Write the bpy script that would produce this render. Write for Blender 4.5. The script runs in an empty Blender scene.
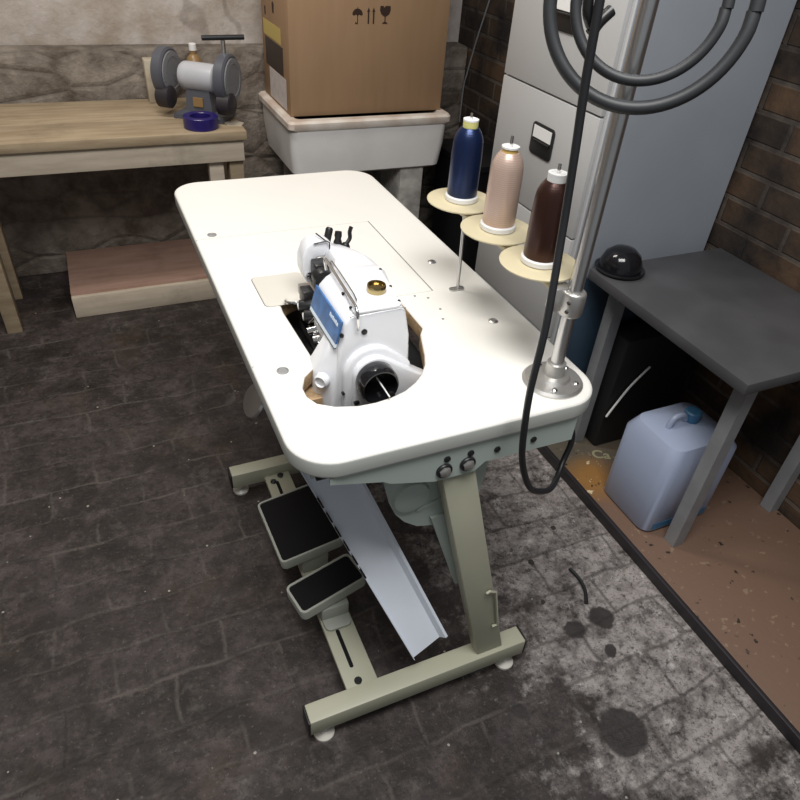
import bpy, bmesh, math, random
from mathutils import Vector, Matrix
random.seed(7)
C = bpy.context.scene.collection
PI = math.pi

# ------------------------------------------------------------------ camera
cam_d = bpy.data.cameras.new('camera')
cam_d.sensor_width = 36.0
cam_d.sensor_fit = 'HORIZONTAL'
cam_d.lens = 36.0 * 665.97 / 800.0
cam_d.clip_start = 0.02
cam = bpy.data.objects.new('camera', cam_d)
cam.location = (-0.18158, -0.66163, 1.43489)
cam.rotation_euler = (0.910037, -0.067177, -0.413494)
C.objects.link(cam)
bpy.context.scene.camera = cam

# ------------------------------------------------------------------ world, lights, exposure
world = bpy.data.worlds.new('room_ambient')
world.use_nodes = True
bg = world.node_tree.nodes['Background']
bg.inputs[0].default_value = (0.93, 0.97, 1.0, 1)
bg.inputs[1].default_value = 0.22
bpy.context.scene.world = world


def area(name, loc, size_x, size_y, power, col, aim):
    l = bpy.data.lights.new(name, 'AREA')
    l.shape = 'RECTANGLE'
    l.size, l.size_y = size_x, size_y
    l.energy = power
    l.color = col
    o = bpy.data.objects.new(name, l)
    o.location = loc
    d = Vector(aim) - Vector(loc)
    o.rotation_euler = d.to_track_quat('-Z', 'Y').to_euler()
    C.objects.link(o)
    return o


area('ceiling_light', (0.02, -0.42, 2.55), 1.3, 0.75, 47, (1.0, 0.985, 0.965), (0.40, 0.35, 0.0))
area('back_fill', (-0.2, 1.35, 2.6), 0.9, 0.3, 22, (1.0, 0.93, 0.84), (0.2, 1.9, 0.5))  # unseen fill, added to brighten the back wall and sink

vs = bpy.context.scene.view_settings
vs.view_transform = 'Standard'
vs.look = 'None'
vs.exposure = 0.0
vs.gamma = 1.0
vs.use_curve_mapping = False


# ------------------------------------------------------------------ materials
def srgb(r, g, b):
    f = lambda c: (c / 255 / 12.92) if c / 255 <= 0.04045 else ((c / 255 + 0.055) / 1.055) ** 2.4
    return (f(r), f(g), f(b), 1)


def mat(name, col, rough=0.5, metal=0.0, vary=0.0, vscale=8.0, col2=None, bump=0.0, bscale=60.0, coat=0.0, spec=None, detail=6.0):
    m = bpy.data.materials.new(name)
    m.use_nodes = True
    nt = m.node_tree
    b = nt.nodes['Principled BSDF']
    b.inputs['Base Color'].default_value = col
    b.inputs['Roughness'].default_value = rough
    b.inputs['Metallic'].default_value = metal
    b.inputs['Coat Weight'].default_value = coat
    if spec is not None:
        b.inputs['Specular IOR Level'].default_value = spec
    tc = nt.nodes.new('ShaderNodeTexCoord')
    if vary > 0 or col2 is not None:
        n = nt.nodes.new('ShaderNodeTexNoise')
        n.inputs['Scale'].default_value = vscale
        n.inputs['Detail'].default_value = detail
        nt.links.new(tc.outputs['Object'], n.inputs['Vector'])
        r = nt.nodes.new('ShaderNodeValToRGB')
        r.color_ramp.elements[0].position = 0.38
        r.color_ramp.elements[1].position = 0.62
        c2 = col2 if col2 is not None else tuple(c * (1 - vary) for c in col[:3]) + (1,)
        r.color_ramp.elements[0].color = c2
        r.color_ramp.elements[1].color = col
        nt.links.new(n.outputs['Fac'], r.inputs['Fac'])
        nt.links.new(r.outputs['Color'], b.inputs['Base Color'])
    if bump > 0:
        n2 = nt.nodes.new('ShaderNodeTexNoise')
        n2.inputs['Scale'].default_value = bscale
        n2.inputs['Detail'].default_value = 5
        nt.links.new(tc.outputs['Object'], n2.inputs['Vector'])
        bp = nt.nodes.new('ShaderNodeBump')
        bp.inputs['Strength'].default_value = bump
        bp.inputs['Distance'].default_value = 0.01
        nt.links.new(n2.outputs['Fac'], bp.inputs['Height'])
        nt.links.new(bp.outputs['Normal'], b.inputs['Normal'])
    return m


class NT:
    """small helper for longer node graphs"""
    def __init__(s, m):
        s.nt = m.node_tree
        s.b = s.nt.nodes['Principled BSDF']
        s.tc = s.nt.nodes.new('ShaderNodeTexCoord')
        s.obj = s.tc.outputs['Object']

    def n(s, t, **kw):
        x = s.nt.nodes.new(t)
        for k, v in kw.items():
            setattr(x, k, v)
        return x

    def l(s, a, b):
        s.nt.links.new(a, b)

    def noise(s, scale, detail=6, rough=0.55, vec=None, off=None):
        x = s.n('ShaderNodeTexNoise')
        x.inputs['Scale'].default_value = scale
        x.inputs['Detail'].default_value = detail
        x.inputs['Roughness'].default_value = rough
        v = vec or s.obj
        if off:
            a = s.n('ShaderNodeVectorMath', operation='ADD')
            s.l(v, a.inputs[0]); a.inputs[1].default_value = off
            v = a.outputs[0]
        s.l(v, x.inputs['Vector'])
        return x.outputs['Fac']

    def ramp(s, fac, p0, p1, c0=(0, 0, 0, 1), c1=(1, 1, 1, 1)):
        r = s.n('ShaderNodeValToRGB')
        r.color_ramp.elements[0].position = p0; r.color_ramp.elements[0].color = c0
        r.color_ramp.elements[1].position = p1; r.color_ramp.elements[1].color = c1
        s.l(fac, r.inputs['Fac'])
        return r.outputs['Color']

    def mix(s, fac, a, b, mode='MIX'):
        x = s.n('ShaderNodeMix', data_type='RGBA', blend_type=mode)
        if isinstance(fac, (int, float)):
            x.inputs[0].default_value = fac
        else:
            s.l(fac, x.inputs[0])
        for i, v in ((6, a), (7, b)):
            if isinstance(v, tuple):
                x.inputs[i].default_value = v
            else:
                s.l(v, x.inputs[i])
        return x.outputs[2]

    def math(s, op, a, b=None):
        x = s.n('ShaderNodeMath', operation=op)
        for i, v in ((0, a), (1, b)):
            if v is None:
                continue
            if isinstance(v, (int, float)):
                x.inputs[i].default_value = v
            else:
                s.l(v, x.inputs[i])
        return x.outputs[0]

    def bump(s, h, strength, dist=0.01):
        x = s.n('ShaderNodeBump')
        x.inputs['Strength'].default_value = strength
        x.inputs['Distance'].default_value = dist
        s.l(h, x.inputs['Height'])
        s.l(x.outputs['Normal'], s.b.inputs['Normal'])


def floor_material():
    m = bpy.data.materials.new('worn_brick_paving')
    m.use_nodes = True
    g = NT(m)
    # warp the coordinates a little so that the courses are not ruler straight
    wn = g.n('ShaderNodeTexNoise'); wn.inputs['Scale'].default_value = 5.0; wn.inputs['Detail'].default_value = 5
    g.l(g.obj, wn.inputs['Vector'])
    sub = g.n('ShaderNodeVectorMath', operation='SUBTRACT'); g.l(wn.outputs['Color'], sub.inputs[0]); sub.inputs[1].default_value = (0.5, 0.5, 0.5)
    sc = g.n('ShaderNodeVectorMath', operation='SCALE'); g.l(sub.outputs[0], sc.inputs[0]); sc.inputs['Scale'].default_value = 0.06
    ad = g.n('ShaderNodeVectorMath', operation='ADD'); g.l(g.obj, ad.inputs[0]); g.l(sc.outputs[0], ad.inputs[1])
    br = g.n('ShaderNodeTexBrick')
    g.l(ad.outputs[0], br.inputs['Vector'])
    br.inputs['Scale'].default_value = 1.0
    br.inputs['Brick Width'].default_value = 0.235
    br.inputs['Row Height'].default_value = 0.115
    br.inputs['Mortar Size'].default_value = 0.007
    br.inputs['Mortar Smooth'].default_value = 0.9
    br.inputs['Color1'].default_value = (0.043, 0.032, 0.031, 1)
    br.inputs['Color2'].default_value = (0.058, 0.045, 0.044, 1)
    br.inputs['Mortar'].default_value = (0.036, 0.030, 0.028, 1)
    mort = br.outputs['Fac']
    worn = g.ramp(g.noise(6, 5, 0.6, off=(8, 1, 0)), 0.42, 0.60)
    # mottling: dark damp areas, brown dirt, greyish scuffs
    c = g.mix(g.ramp(g.noise(4, 9, 0.66), 0.42, 0.58), br.outputs['Color'], (0.020, 0.015, 0.012, 1))
    c = g.mix(g.math('MULTIPLY', g.ramp(g.noise(11, 10, 0.72, off=(4, 2, 0)), 0.47, 0.62), 0.60), c, (0.105, 0.083, 0.079, 1))
    c = g.mix(g.math('MULTIPLY', g.ramp(g.noise(30, 8, 0.75, off=(14, 2, 0)), 0.49, 0.58), 0.60), c, (0.016, 0.012, 0.011, 1))
    c = g.mix(g.math('MULTIPLY', g.math('MULTIPLY', mort, worn), 0.40), c, (0.16, 0.135, 0.12, 1))
    # lime bloom on the right hand side, with ragged edge
    sep = g.n('ShaderNodeSeparateXYZ'); g.l(g.obj, sep.inputs[0])
    sx = g.math('MULTIPLY', g.math('SUBTRACT', sep.outputs[0], 0.43), 1.7)
    sx = g.math('MINIMUM', sx, 0.55)
    sy = g.math('MINIMUM', g.math('MULTIPLY', g.math('ADD', sep.outputs[1], 0.05), 0.55), 0.0)
    sf = g.math('MINIMUM', g.math('MULTIPLY', g.math('SUBTRACT', 0.75, sep.outputs[1]), 2.0), 0.0)
    nz = g.math('MULTIPLY', g.math('SUBTRACT', g.noise(6.5, 12, 0.74, off=(1.3, 7, 0)), 0.5), 3.4)
    patch = g.math('ADD', g.math('ADD', g.math('ADD', sx, sy), sf), nz)
    pm = g.ramp(patch, -0.02, 0.42)
    fine = g.ramp(g.noise(26, 10, 0.74, off=(3, 3, 0)), 0.43, 0.54)
    fine2 = g.ramp(g.noise(9, 10, 0.76, off=(9, 3, 0)), 0.40, 0.52)
    f = g.math('MULTIPLY', pm, g.math('ADD', g.math('MULTIPLY', fine, 0.50), g.math('MULTIPLY', fine2, 0.50)))
    f = g.math('MULTIPLY', f, g.math('SUBTRACT', 1.0, g.math('MULTIPLY', mort, 0.62)))
    c = g.mix(f, c, (0.41, 0.375, 0.36, 1))
    fine3 = g.ramp(g.noise(17, 10, 0.74, off=(13, 3, 0)), 0.58, 0.66)
    c = g.mix(g.math('MULTIPLY', g.math('MULTIPLY', pm, fine3), 0.75), c, (0.72, 0.68, 0.65, 1))
    # thinner lime stains all over
    th = g.ramp(g.noise(8, 11, 0.76, off=(20, 5, 0)), 0.56, 0.66)
    c = g.mix(g.math('MULTIPLY', th, 0.20), c, (0.30, 0.27, 0.25, 1))
    # rust brown dirt
    rb = g.ramp(g.noise(3.2, 8, 0.65, off=(2, 11, 0)), 0.56, 0.68)
    c = g.mix(g.math('MULTIPLY', rb, 0.40), c, (0.075, 0.047, 0.028, 1))
    # pitted surface: dark pores and pale grit
    pits = g.ramp(g.noise(75, 6, 0.8, off=(6, 6, 0)), 0.545, 0.60)
    c = g.mix(g.math('MULTIPLY', pits, 0.72), c, (0.020, 0.016, 0.015, 1))
    pits2 = g.ramp(g.noise(42, 8, 0.8, off=(1, 16, 0)), 0.56, 0.60)
    c = g.mix(g.math('MULTIPLY', g.math('MULTIPLY', pits2, pm), 0.80), c, (0.022, 0.018, 0.017, 1))
    grit = g.ramp(g.noise(95, 4, 0.7, off=(2, 26, 0)), 0.60, 0.66)
    c = g.mix(g.math('MULTIPLY', grit, 0.30), c, (0.24, 0.21, 0.20, 1))
    # round oil drops
    spots = [(0.690, 0.0, .030), (0.775, 0.005, .036), (0.452, -0.125, .020), (0.640, -0.25, .060), (0.739, -0.080, .018), (0.60, 0.36, .010),
             (0.83, 0.30, .008), (0.70, 0.22, .008), (0.55, 0.20, .009), (0.66, 0.10, .008), (0.52, 0.03, .010)]
    wob = g.math('MULTIPLY', g.math('SUBTRACT', g.noise(30, 5, 0.65), 0.5), 0.030)
    allm = None
    for (px, py, r) in spots:
        v = g.n('ShaderNodeVectorMath', operation='DISTANCE')
        g.l(g.obj, v.inputs[0]); v.inputs[1].default_value = (px, py, 0)
        q = g.math('ADD', v.outputs['Value'], wob)
        k = g.n('ShaderNodeMapRange'); g.l(q, k.inputs[0])
        k.inputs[1].default_value = r; k.inputs[2].default_value = r * 0.82
        allm = k.outputs[0] if allm is None else g.math('MAXIMUM', allm, k.outputs[0])
    c = g.mix(g.math('MULTIPLY', allm, 0.95), c, (0.028, 0.023, 0.022, 1))
    # scraps of lint
    for scl, thr, o in ((16, 0.085, (7, 0, 0)), (9, 0.07, (3, 9, 0))):
        vo = g.n('ShaderNodeTexVoronoi'); vo.inputs['Scale'].default_value = scl; g.l(g.obj, vo.inputs['Vector'])
        sp = g.ramp(g.math('ADD', vo.outputs['Distance'], g.math('MULTIPLY', g.noise(40, 3, off=o), 0.10)), thr, thr + 0.012, (1, 1, 1, 1), (0, 0, 0, 1))
        c = g.mix(g.math('MULTIPLY', sp, 0.8), c, (0.45, 0.42, 0.37, 1))
    g.l(c, g.b.inputs['Base Color'])
    g.l(g.ramp(g.noise(10, 8, 0.65), 0.3, 0.7, (0.40, 0.40, 0.40, 1), (0.72, 0.72, 0.72, 1)), g.b.inputs['Roughness'])
    h = g.math('ADD', g.math('MULTIPLY', mort, -0.22), g.math('MULTIPLY', g.noise(20, 11, 0.74), 2.0))
    g.bump(h, 0.55, 0.007)
    return m


def brick_wall_material():
    m = bpy.data.materials.new('dark_brickwork')
    m.use_nodes = True
    g = NT(m)
    mp = g.n('ShaderNodeMapping'); g.l(g.obj, mp.inputs[0])
    mp.inputs['Rotation'].default_value = (0, -PI / 2, -PI / 2)
    sep = g.n('ShaderNodeSeparateXYZ'); g.l(g.obj, sep.inputs[0])
    cmb = g.n('ShaderNodeCombineXYZ'); g.l(sep.outputs[1], cmb.inputs[0]); g.l(sep.outputs[2], cmb.inputs[1])
    br = g.n('ShaderNodeTexBrick'); g.l(cmb.outputs[0], br.inputs['Vector'])
    br.inputs['Scale'].default_value = 1
    br.inputs['Brick Width'].default_value = 0.225
    br.inputs['Row Height'].default_value = 0.078
    br.inputs['Mortar Size'].default_value = 0.008
    br.inputs['Mortar Smooth'].default_value = 0.4
    br.inputs['Color1'].default_value = (0.105, 0.060, 0.032, 1)
    br.inputs['Color2'].default_value = (0.042, 0.028, 0.020, 1)
    br.inputs['Mortar'].default_value = (0.115, 0.092, 0.075, 1)
    c = g.mix(g.ramp(g.noise(5, 7), 0.42, 0.62), br.outputs['Color'], (0.014, 0.011, 0.010, 1))
    g.l(c, g.b.inputs['Base Color'])
    g.b.inputs['Roughness'].default_value = 0.9
    g.bump(g.math('ADD', g.math('MULTIPLY', br.outputs['Fac'], -1.0), g.noise(30, 6)), 0.5, 0.01)
    return m


def plaster_material():
    m = bpy.data.materials.new('stained_whitewash')
    m.use_nodes = True
    g = NT(m)
    c = g.mix(g.ramp(g.noise(3.5, 9, 0.62), 0.36, 0.64), (0.33, 0.27, 0.21, 1), (0.60, 0.555, 0.53, 1))
    crack = g.ramp(g.math('ABSOLUTE', g.math('SUBTRACT', g.noise(1.3, 3, 0.45, off=(5.2, 0, 2.0)), 0.5)), 0.0035, 0.008, (1, 1, 1, 1), (0, 0, 0, 1))
    c = g.mix(g.math('MULTIPLY', crack, 0.35), c, (0.12, 0.095, 0.075, 1))
    c = g.mix(g.math('MULTIPLY', g.ramp(g.noise(14, 8, 0.7, off=(5, 1, 1)), 0.60, 0.72), 0.5), c, (0.20, 0.16, 0.12, 1))
    g.l(c, g.b.inputs['Base Color'])
    g.b.inputs['Roughness'].default_value = 0.9
    g.bump(g.noise(12, 8, 0.65), 0.5, 0.02)
    return m


def stone_material():
    m = bpy.data.materials.new('grimy_rubble_stone')
    m.use_nodes = True
    g = NT(m)
    vo = g.n('ShaderNodeTexVoronoi', feature='DISTANCE_TO_EDGE'); vo.inputs['Scale'].default_value = 5.5
    mp = g.n('ShaderNodeMapping'); mp.inputs['Scale'].default_value = (0.8, 1, 1.7); g.l(g.obj, mp.inputs[0]); g.l(mp.outputs[0], vo.inputs['Vector'])
    st = g.mix(g.ramp(g.noise(7, 8, 0.65), 0.38, 0.64), (0.115, 0.090, 0.070, 1), (0.30, 0.26, 0.22, 1))
    c = g.mix(g.math('ADD', g.math('MULTIPLY', g.ramp(g.math('ADD', vo.outputs['Distance'], g.math('MULTIPLY', g.noise(9, 8, 0.7), 0.12)), 0.04, 0.14), 0.45), 0.55), (0.090, 0.073, 0.060, 1), st)
    g.l(c, g.b.inputs['Base Color'])
    g.b.inputs['Roughness'].default_value = 0.95
    g.bump(g.math('ADD', g.math('MULTIPLY', g.ramp(vo.outputs['Distance'], 0.0, 0.12), 0.3), g.noise(9, 10, 0.7)), 0.8, 0.03)
    return m


def thread_material(name, col, sheen_rough=0.38, metal=0.0):
    m = bpy.data.materials.new(name)
    m.use_nodes = True
    g = NT(m)
    wv = g.n('ShaderNodeTexWave', wave_type='BANDS', bands_direction='Z')
    wv.inputs['Scale'].default_value = 90
    wv.inputs['Distortion'].default_value = 1.2
    g.l(g.obj, wv.inputs['Vector'])
    c = g.mix(wv.outputs['Fac'], tuple(x * 0.84 for x in col[:3]) + (1,), col)
    g.l(c, g.b.inputs['Base Color'])
    g.b.inputs['Roughness'].default_value = sheen_rough
    g.b.inputs['Metallic'].default_value = metal
    g.bump(wv.outputs['Fac'], 0.06, 0.0006)
    g.b.inputs['Specular IOR Level'].default_value = 0.75
    return m


def rust_material():
    m = bpy.data.materials.new('rusty_grimy_plate')
    m.use_nodes = True
    g = NT(m)
    base = g.mix(g.ramp(g.noise(4, 8, 0.6), 0.4, 0.62), (0.085, 0.078, 0.060, 1), (0.135, 0.105, 0.075, 1))
    sep = g.n('ShaderNodeSeparateXYZ'); g.l(g.obj, sep.inputs[0])
    near = g.n('ShaderNodeMapRange'); g.l(g.math('ADD', sep.outputs[1], g.math('MULTIPLY', g.noise(6, 6), 0.35)), near.inputs[0])
    near.inputs[1].default_value = 0.52; near.inputs[2].default_value = 0.40
    c = g.mix(near.outputs[0], base, (0.175, 0.105, 0.072, 1))
    dv = g.n('ShaderNodeVectorMath', operation='DISTANCE'); g.l(g.obj, dv.inputs[0]); dv.inputs[1].default_value = (-0.16, 0.31, 0.035)
    k = g.n('ShaderNodeMapRange'); g.l(g.math('ADD', dv.outputs['Value'], g.math('MULTIPLY', g.noise(9, 6), 0.10)), k.inputs[0])
    k.inputs[1].default_value = 0.165; k.inputs[2].default_value = 0.09
    c = g.mix(g.math('MULTIPLY', k.outputs[0], 0.85), c, (0.33, 0.16, 0.035, 1))
    sp = g.ramp(g.noise(45, 3, 0.5), 0.66, 0.70)
    c = g.mix(g.math('MULTIPLY', sp, g.math('ADD', k.outputs[0], 0.12)), c, (0.75, 0.65, 0.42, 1))
    dk = g.ramp(g.noise(38, 3, 0.5, off=(3, 3, 3)), 0.68, 0.72)
    c = g.mix(dk, c, (0.02, 0.015, 0.01, 1))
    g.l(c, g.b.inputs['Base Color'])
    g.b.inputs['Roughness'].default_value = 0.62
    g.bump(g.noise(40, 6), 0.3, 0.004)
    return m


def wood_material(name, c0, c1, rough=0.7):
    m = bpy.data.materials.new(name)
    m.use_nodes = True
    g = NT(m)
    mp = g.n('ShaderNodeMapping'); mp.inputs['Scale'].default_value = (1.2, 9, 9); g.l(g.obj, mp.inputs[0])
    c = g.mix(g.ramp(g.noise(4, 6, 0.6, vec=mp.outputs[0]), 0.35, 0.68), c0, c1)
    c = g.mix(g.math('MULTIPLY', g.ramp(g.noise(6, 6, 0.6, off=(3, 3, 1)), 0.55, 0.72), 0.5), c, tuple(x * 0.55 for x in c0[:3]) + (1,))
    g.l(c, g.b.inputs['Base Color'])
    g.b.inputs['Roughness'].default_value = rough
    return m


def card_material():
    m = bpy.data.materials.new('brown_cardboard')
    m.use_nodes = True
    g = NT(m)
    mp = g.n('ShaderNodeMapping'); mp.inputs['Scale'].default_value = (6, 6, 0.6); g.l(g.obj, mp.inputs[0])
    c = g.mix(g.ramp(g.noise(5, 4, vec=mp.outputs[0]), 0.3, 0.7), (0.30, 0.185, 0.100, 1), (0.335, 0.21, 0.118, 1))
    g.l(c, g.b.inputs['Base Color'])
    g.b.inputs['Roughness'].default_value = 0.75
    return m


M = {}
M['floor'] = floor_material()
M['brickwall'] = brick_wall_material()
M['plaster'] = plaster_material()
M['stone'] = stone_material()
M['laminate'] = mat('cream_white_laminate', (0.86, 0.845, 0.80, 1), 0.32, vary=0.03, vscale=3)
M['edgeband'] = mat('grey_green_edge_band', (0.50, 0.52, 0.49, 1), 0.40)
M['chipboard'] = mat('raw_chipboard', (0.50, 0.34, 0.19, 1), 0.8, vary=0.35, vscale=90)
M['seam'] = mat('panel_joint', (0.22, 0.21, 0.19, 1), 0.8)
M['seam_pale'] = mat('tight_panel_joint', (0.62, 0.60, 0.56, 1), 0.8)
M['greenmetal'] = mat('pale_green_painted_metal', (0.46, 0.53, 0.49, 1), 0.42, vary=0.06, vscale=4)
M['framemetal'] = mat('greenish_cream_powder_coat', (0.43, 0.43, 0.33, 1), 0.45, vary=0.06, vscale=5)
M['pedalmetal'] = mat('greenish_grey_cast_paint', (0.40, 0.42, 0.37, 1), 0.45, vary=0.06, vscale=7)
M['rubber'] = mat('black_ribbed_rubber', (0.006, 0.0055, 0.007, 1), 0.7, spec=0.2)
M['blackplastic'] = mat('black_plastic', (0.014, 0.014, 0.015, 1), 0.35)
M['cable'] = mat('black_cable_sheath', (0.016, 0.017, 0.019, 1), 0.42)
M['hose'] = mat('grey_black_hose_rubber', (0.024, 0.026, 0.029, 1), 0.50)
M['gloss_black'] = mat('glossy_black_enamel', (0.008, 0.008, 0.010, 1), 0.12)
M['chrome'] = mat('bright_chrome', (0.72, 0.72, 0.72, 1), 0.14, 1.0)
M['steel'] = mat('satin_steel', (0.62, 0.62, 0.62, 1), 0.33, 1.0)
M['alloy'] = mat('dull_cast_alloy', (0.56, 0.55, 0.53, 1), 0.38, 0.8, vary=0.1, vscale=40)
M['darksteel'] = mat('dark_oily_steel', (0.035, 0.036, 0.038, 1), 0.4, 0.6)
M['brass'] = mat('polished_brass', (0.46, 0.36, 0.17, 1), 0.2, 1.0)
M['machine'] = mat('white_gloss_machine_paint', (0.82, 0.835, 0.87, 1), 0.28, coat=0.3)
M['blue'] = mat('blue_label_plate', (0.045, 0.165, 0.43, 1), 0.35, vary=0.3, vscale=60)
M['paleblue'] = mat('pale_label_stripe', (0.72, 0.82, 0.93, 1), 0.4)
M['white'] = mat('white_plastic', (0.80, 0.80, 0.79, 1), 0.4)
M['clothplate'] = mat('worn_cream_plate', (0.66, 0.64, 0.58, 1), 0.35)
M['beige'] = mat('beige_plate_plastic', (0.62, 0.55, 0.37, 1), 0.45, vary=0.05)
M['thread_blue'] = thread_material('navy_thread', (0.012, 0.028, 0.098, 1), 0.30, 0.6)
M['thread_cream'] = thread_material('pinkish_cream_thread', (0.66, 0.49, 0.41, 1), 0.32, 0.35)
M['thread_brown'] = thread_material('dark_brown_thread', (0.060, 0.024, 0.018, 1), 0.30, 0.6)
M['yellowband'] = mat('pale_yellow_band', (0.62, 0.60, 0.22, 1), 0.45)
M['goldband'] = mat('gold_band', (0.60, 0.45, 0.14, 1), 0.35)
M['galv'] = mat('white_galvanised_sheet', (0.80, 0.855, 0.94, 1), 0.28, 0.0, vary=0.07, vscale=5)
M['cabinet'] = mat('grey_enamelled_steel', (0.455, 0.455, 0.455, 1), 0.42, vary=0.05, vscale=3)
M['cabinet_side'] = mat('shade_toned_enamelled_steel', (0.30, 0.33, 0.37, 1), 0.45, vary=0.1, vscale=3)  # cabinet paint with the shade of this side mixed into the colour
M['ceramic'] = mat('chipped_white_glaze', (0.78, 0.765, 0.745, 1), 0.3, vary=0.10, vscale=6)
M['rimglaze'] = mat('brown_stained_glaze', (0.78, 0.72, 0.65, 1), 0.4, col2=(0.60, 0.49, 0.41, 1), vscale=9)
M['card'] = card_material()
M['print'] = mat('dark_brown_print', (0.030, 0.012, 0.006, 1), 0.8)
M['yellowlabel'] = mat('yellow_paper_label', (0.52, 0.40, 0.12, 1), 0.7)
M['darklabel'] = mat('dark_printed_label', (0.040, 0.026, 0.019, 1), 0.6)
M['paper'] = mat('off_white_paper', (0.60, 0.55, 0.53, 1), 0.8, vary=0.15, vscale=30)
M['whitebrick'] = mat('dirty_whitewashed_brick', (0.45, 0.43, 0.40, 1), 0.9, vary=0.4, vscale=12, bump=0.6, bscale=25)
M['pine'] = wood_material('weathered_pine', (0.29, 0.215, 0.135, 1), (0.41, 0.325, 0.215, 1))
M['palepine'] = wood_material('pale_pine', (0.52, 0.44, 0.34, 1), (0.66, 0.57, 0.45, 1))
M['pinkwood'] = wood_material('pinkish_brown_board', (0.33, 0.20, 0.145, 1), (0.42, 0.27, 0.21, 1))
M['grindgrey'] = mat('silver_grey_enamel', (0.50, 0.51, 0.54, 1), 0.35, vary=0.1, vscale=10)
M['guard'] = mat('blue_grey_cast_guard', (0.085, 0.088, 0.105, 1), 0.45)
M['guarddark'] = mat('dark_cast_iron', (0.024, 0.020, 0.024, 1), 0.5)
M['stonewheel'] = mat('grey_grinding_stone', (0.20, 0.20, 0.21, 1), 0.85, bump=0.4, bscale=200)
M['purple'] = mat('dark_violet_plastic', (0.020, 0.013, 0.12, 1), 0.3)
M['rust'] = rust_material()
M['jug'] = mat('pale_blue_plastic', (0.36, 0.42, 0.57, 1), 0.35)
M['jugdark'] = mat('mid_blue_plastic', (0.05, 0.16, 0.30, 1), 0.4)
M['chalk'] = mat('yellowish_chalk', (0.29, 0.28, 0.17, 1), 0.9)
M['benchsteel'] = mat('dark_grey_bench_steel', (0.075, 0.075, 0.080, 1), 0.45, vary=0.2, vscale=8)
M['galvleg'] = mat('grey_angle_iron', (0.30, 0.31, 0.325, 1), 0.5, 0.2, vary=0.15, vscale=12)
M['bottle'] = mat('amber_bottle', (0.28, 0.17, 0.07, 1), 0.35)
M['creambox'] = mat('cream_painted_tin', (0.50, 0.44, 0.34, 1), 0.6, vary=0.2, vscale=20)
M['blackbin'] = mat('black_bin_plastic', (0.010, 0.010, 0.011, 1), 0.5)


# ------------------------------------------------------------------ mesh helpers
def V(*a):
    return Vector(a)


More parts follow.
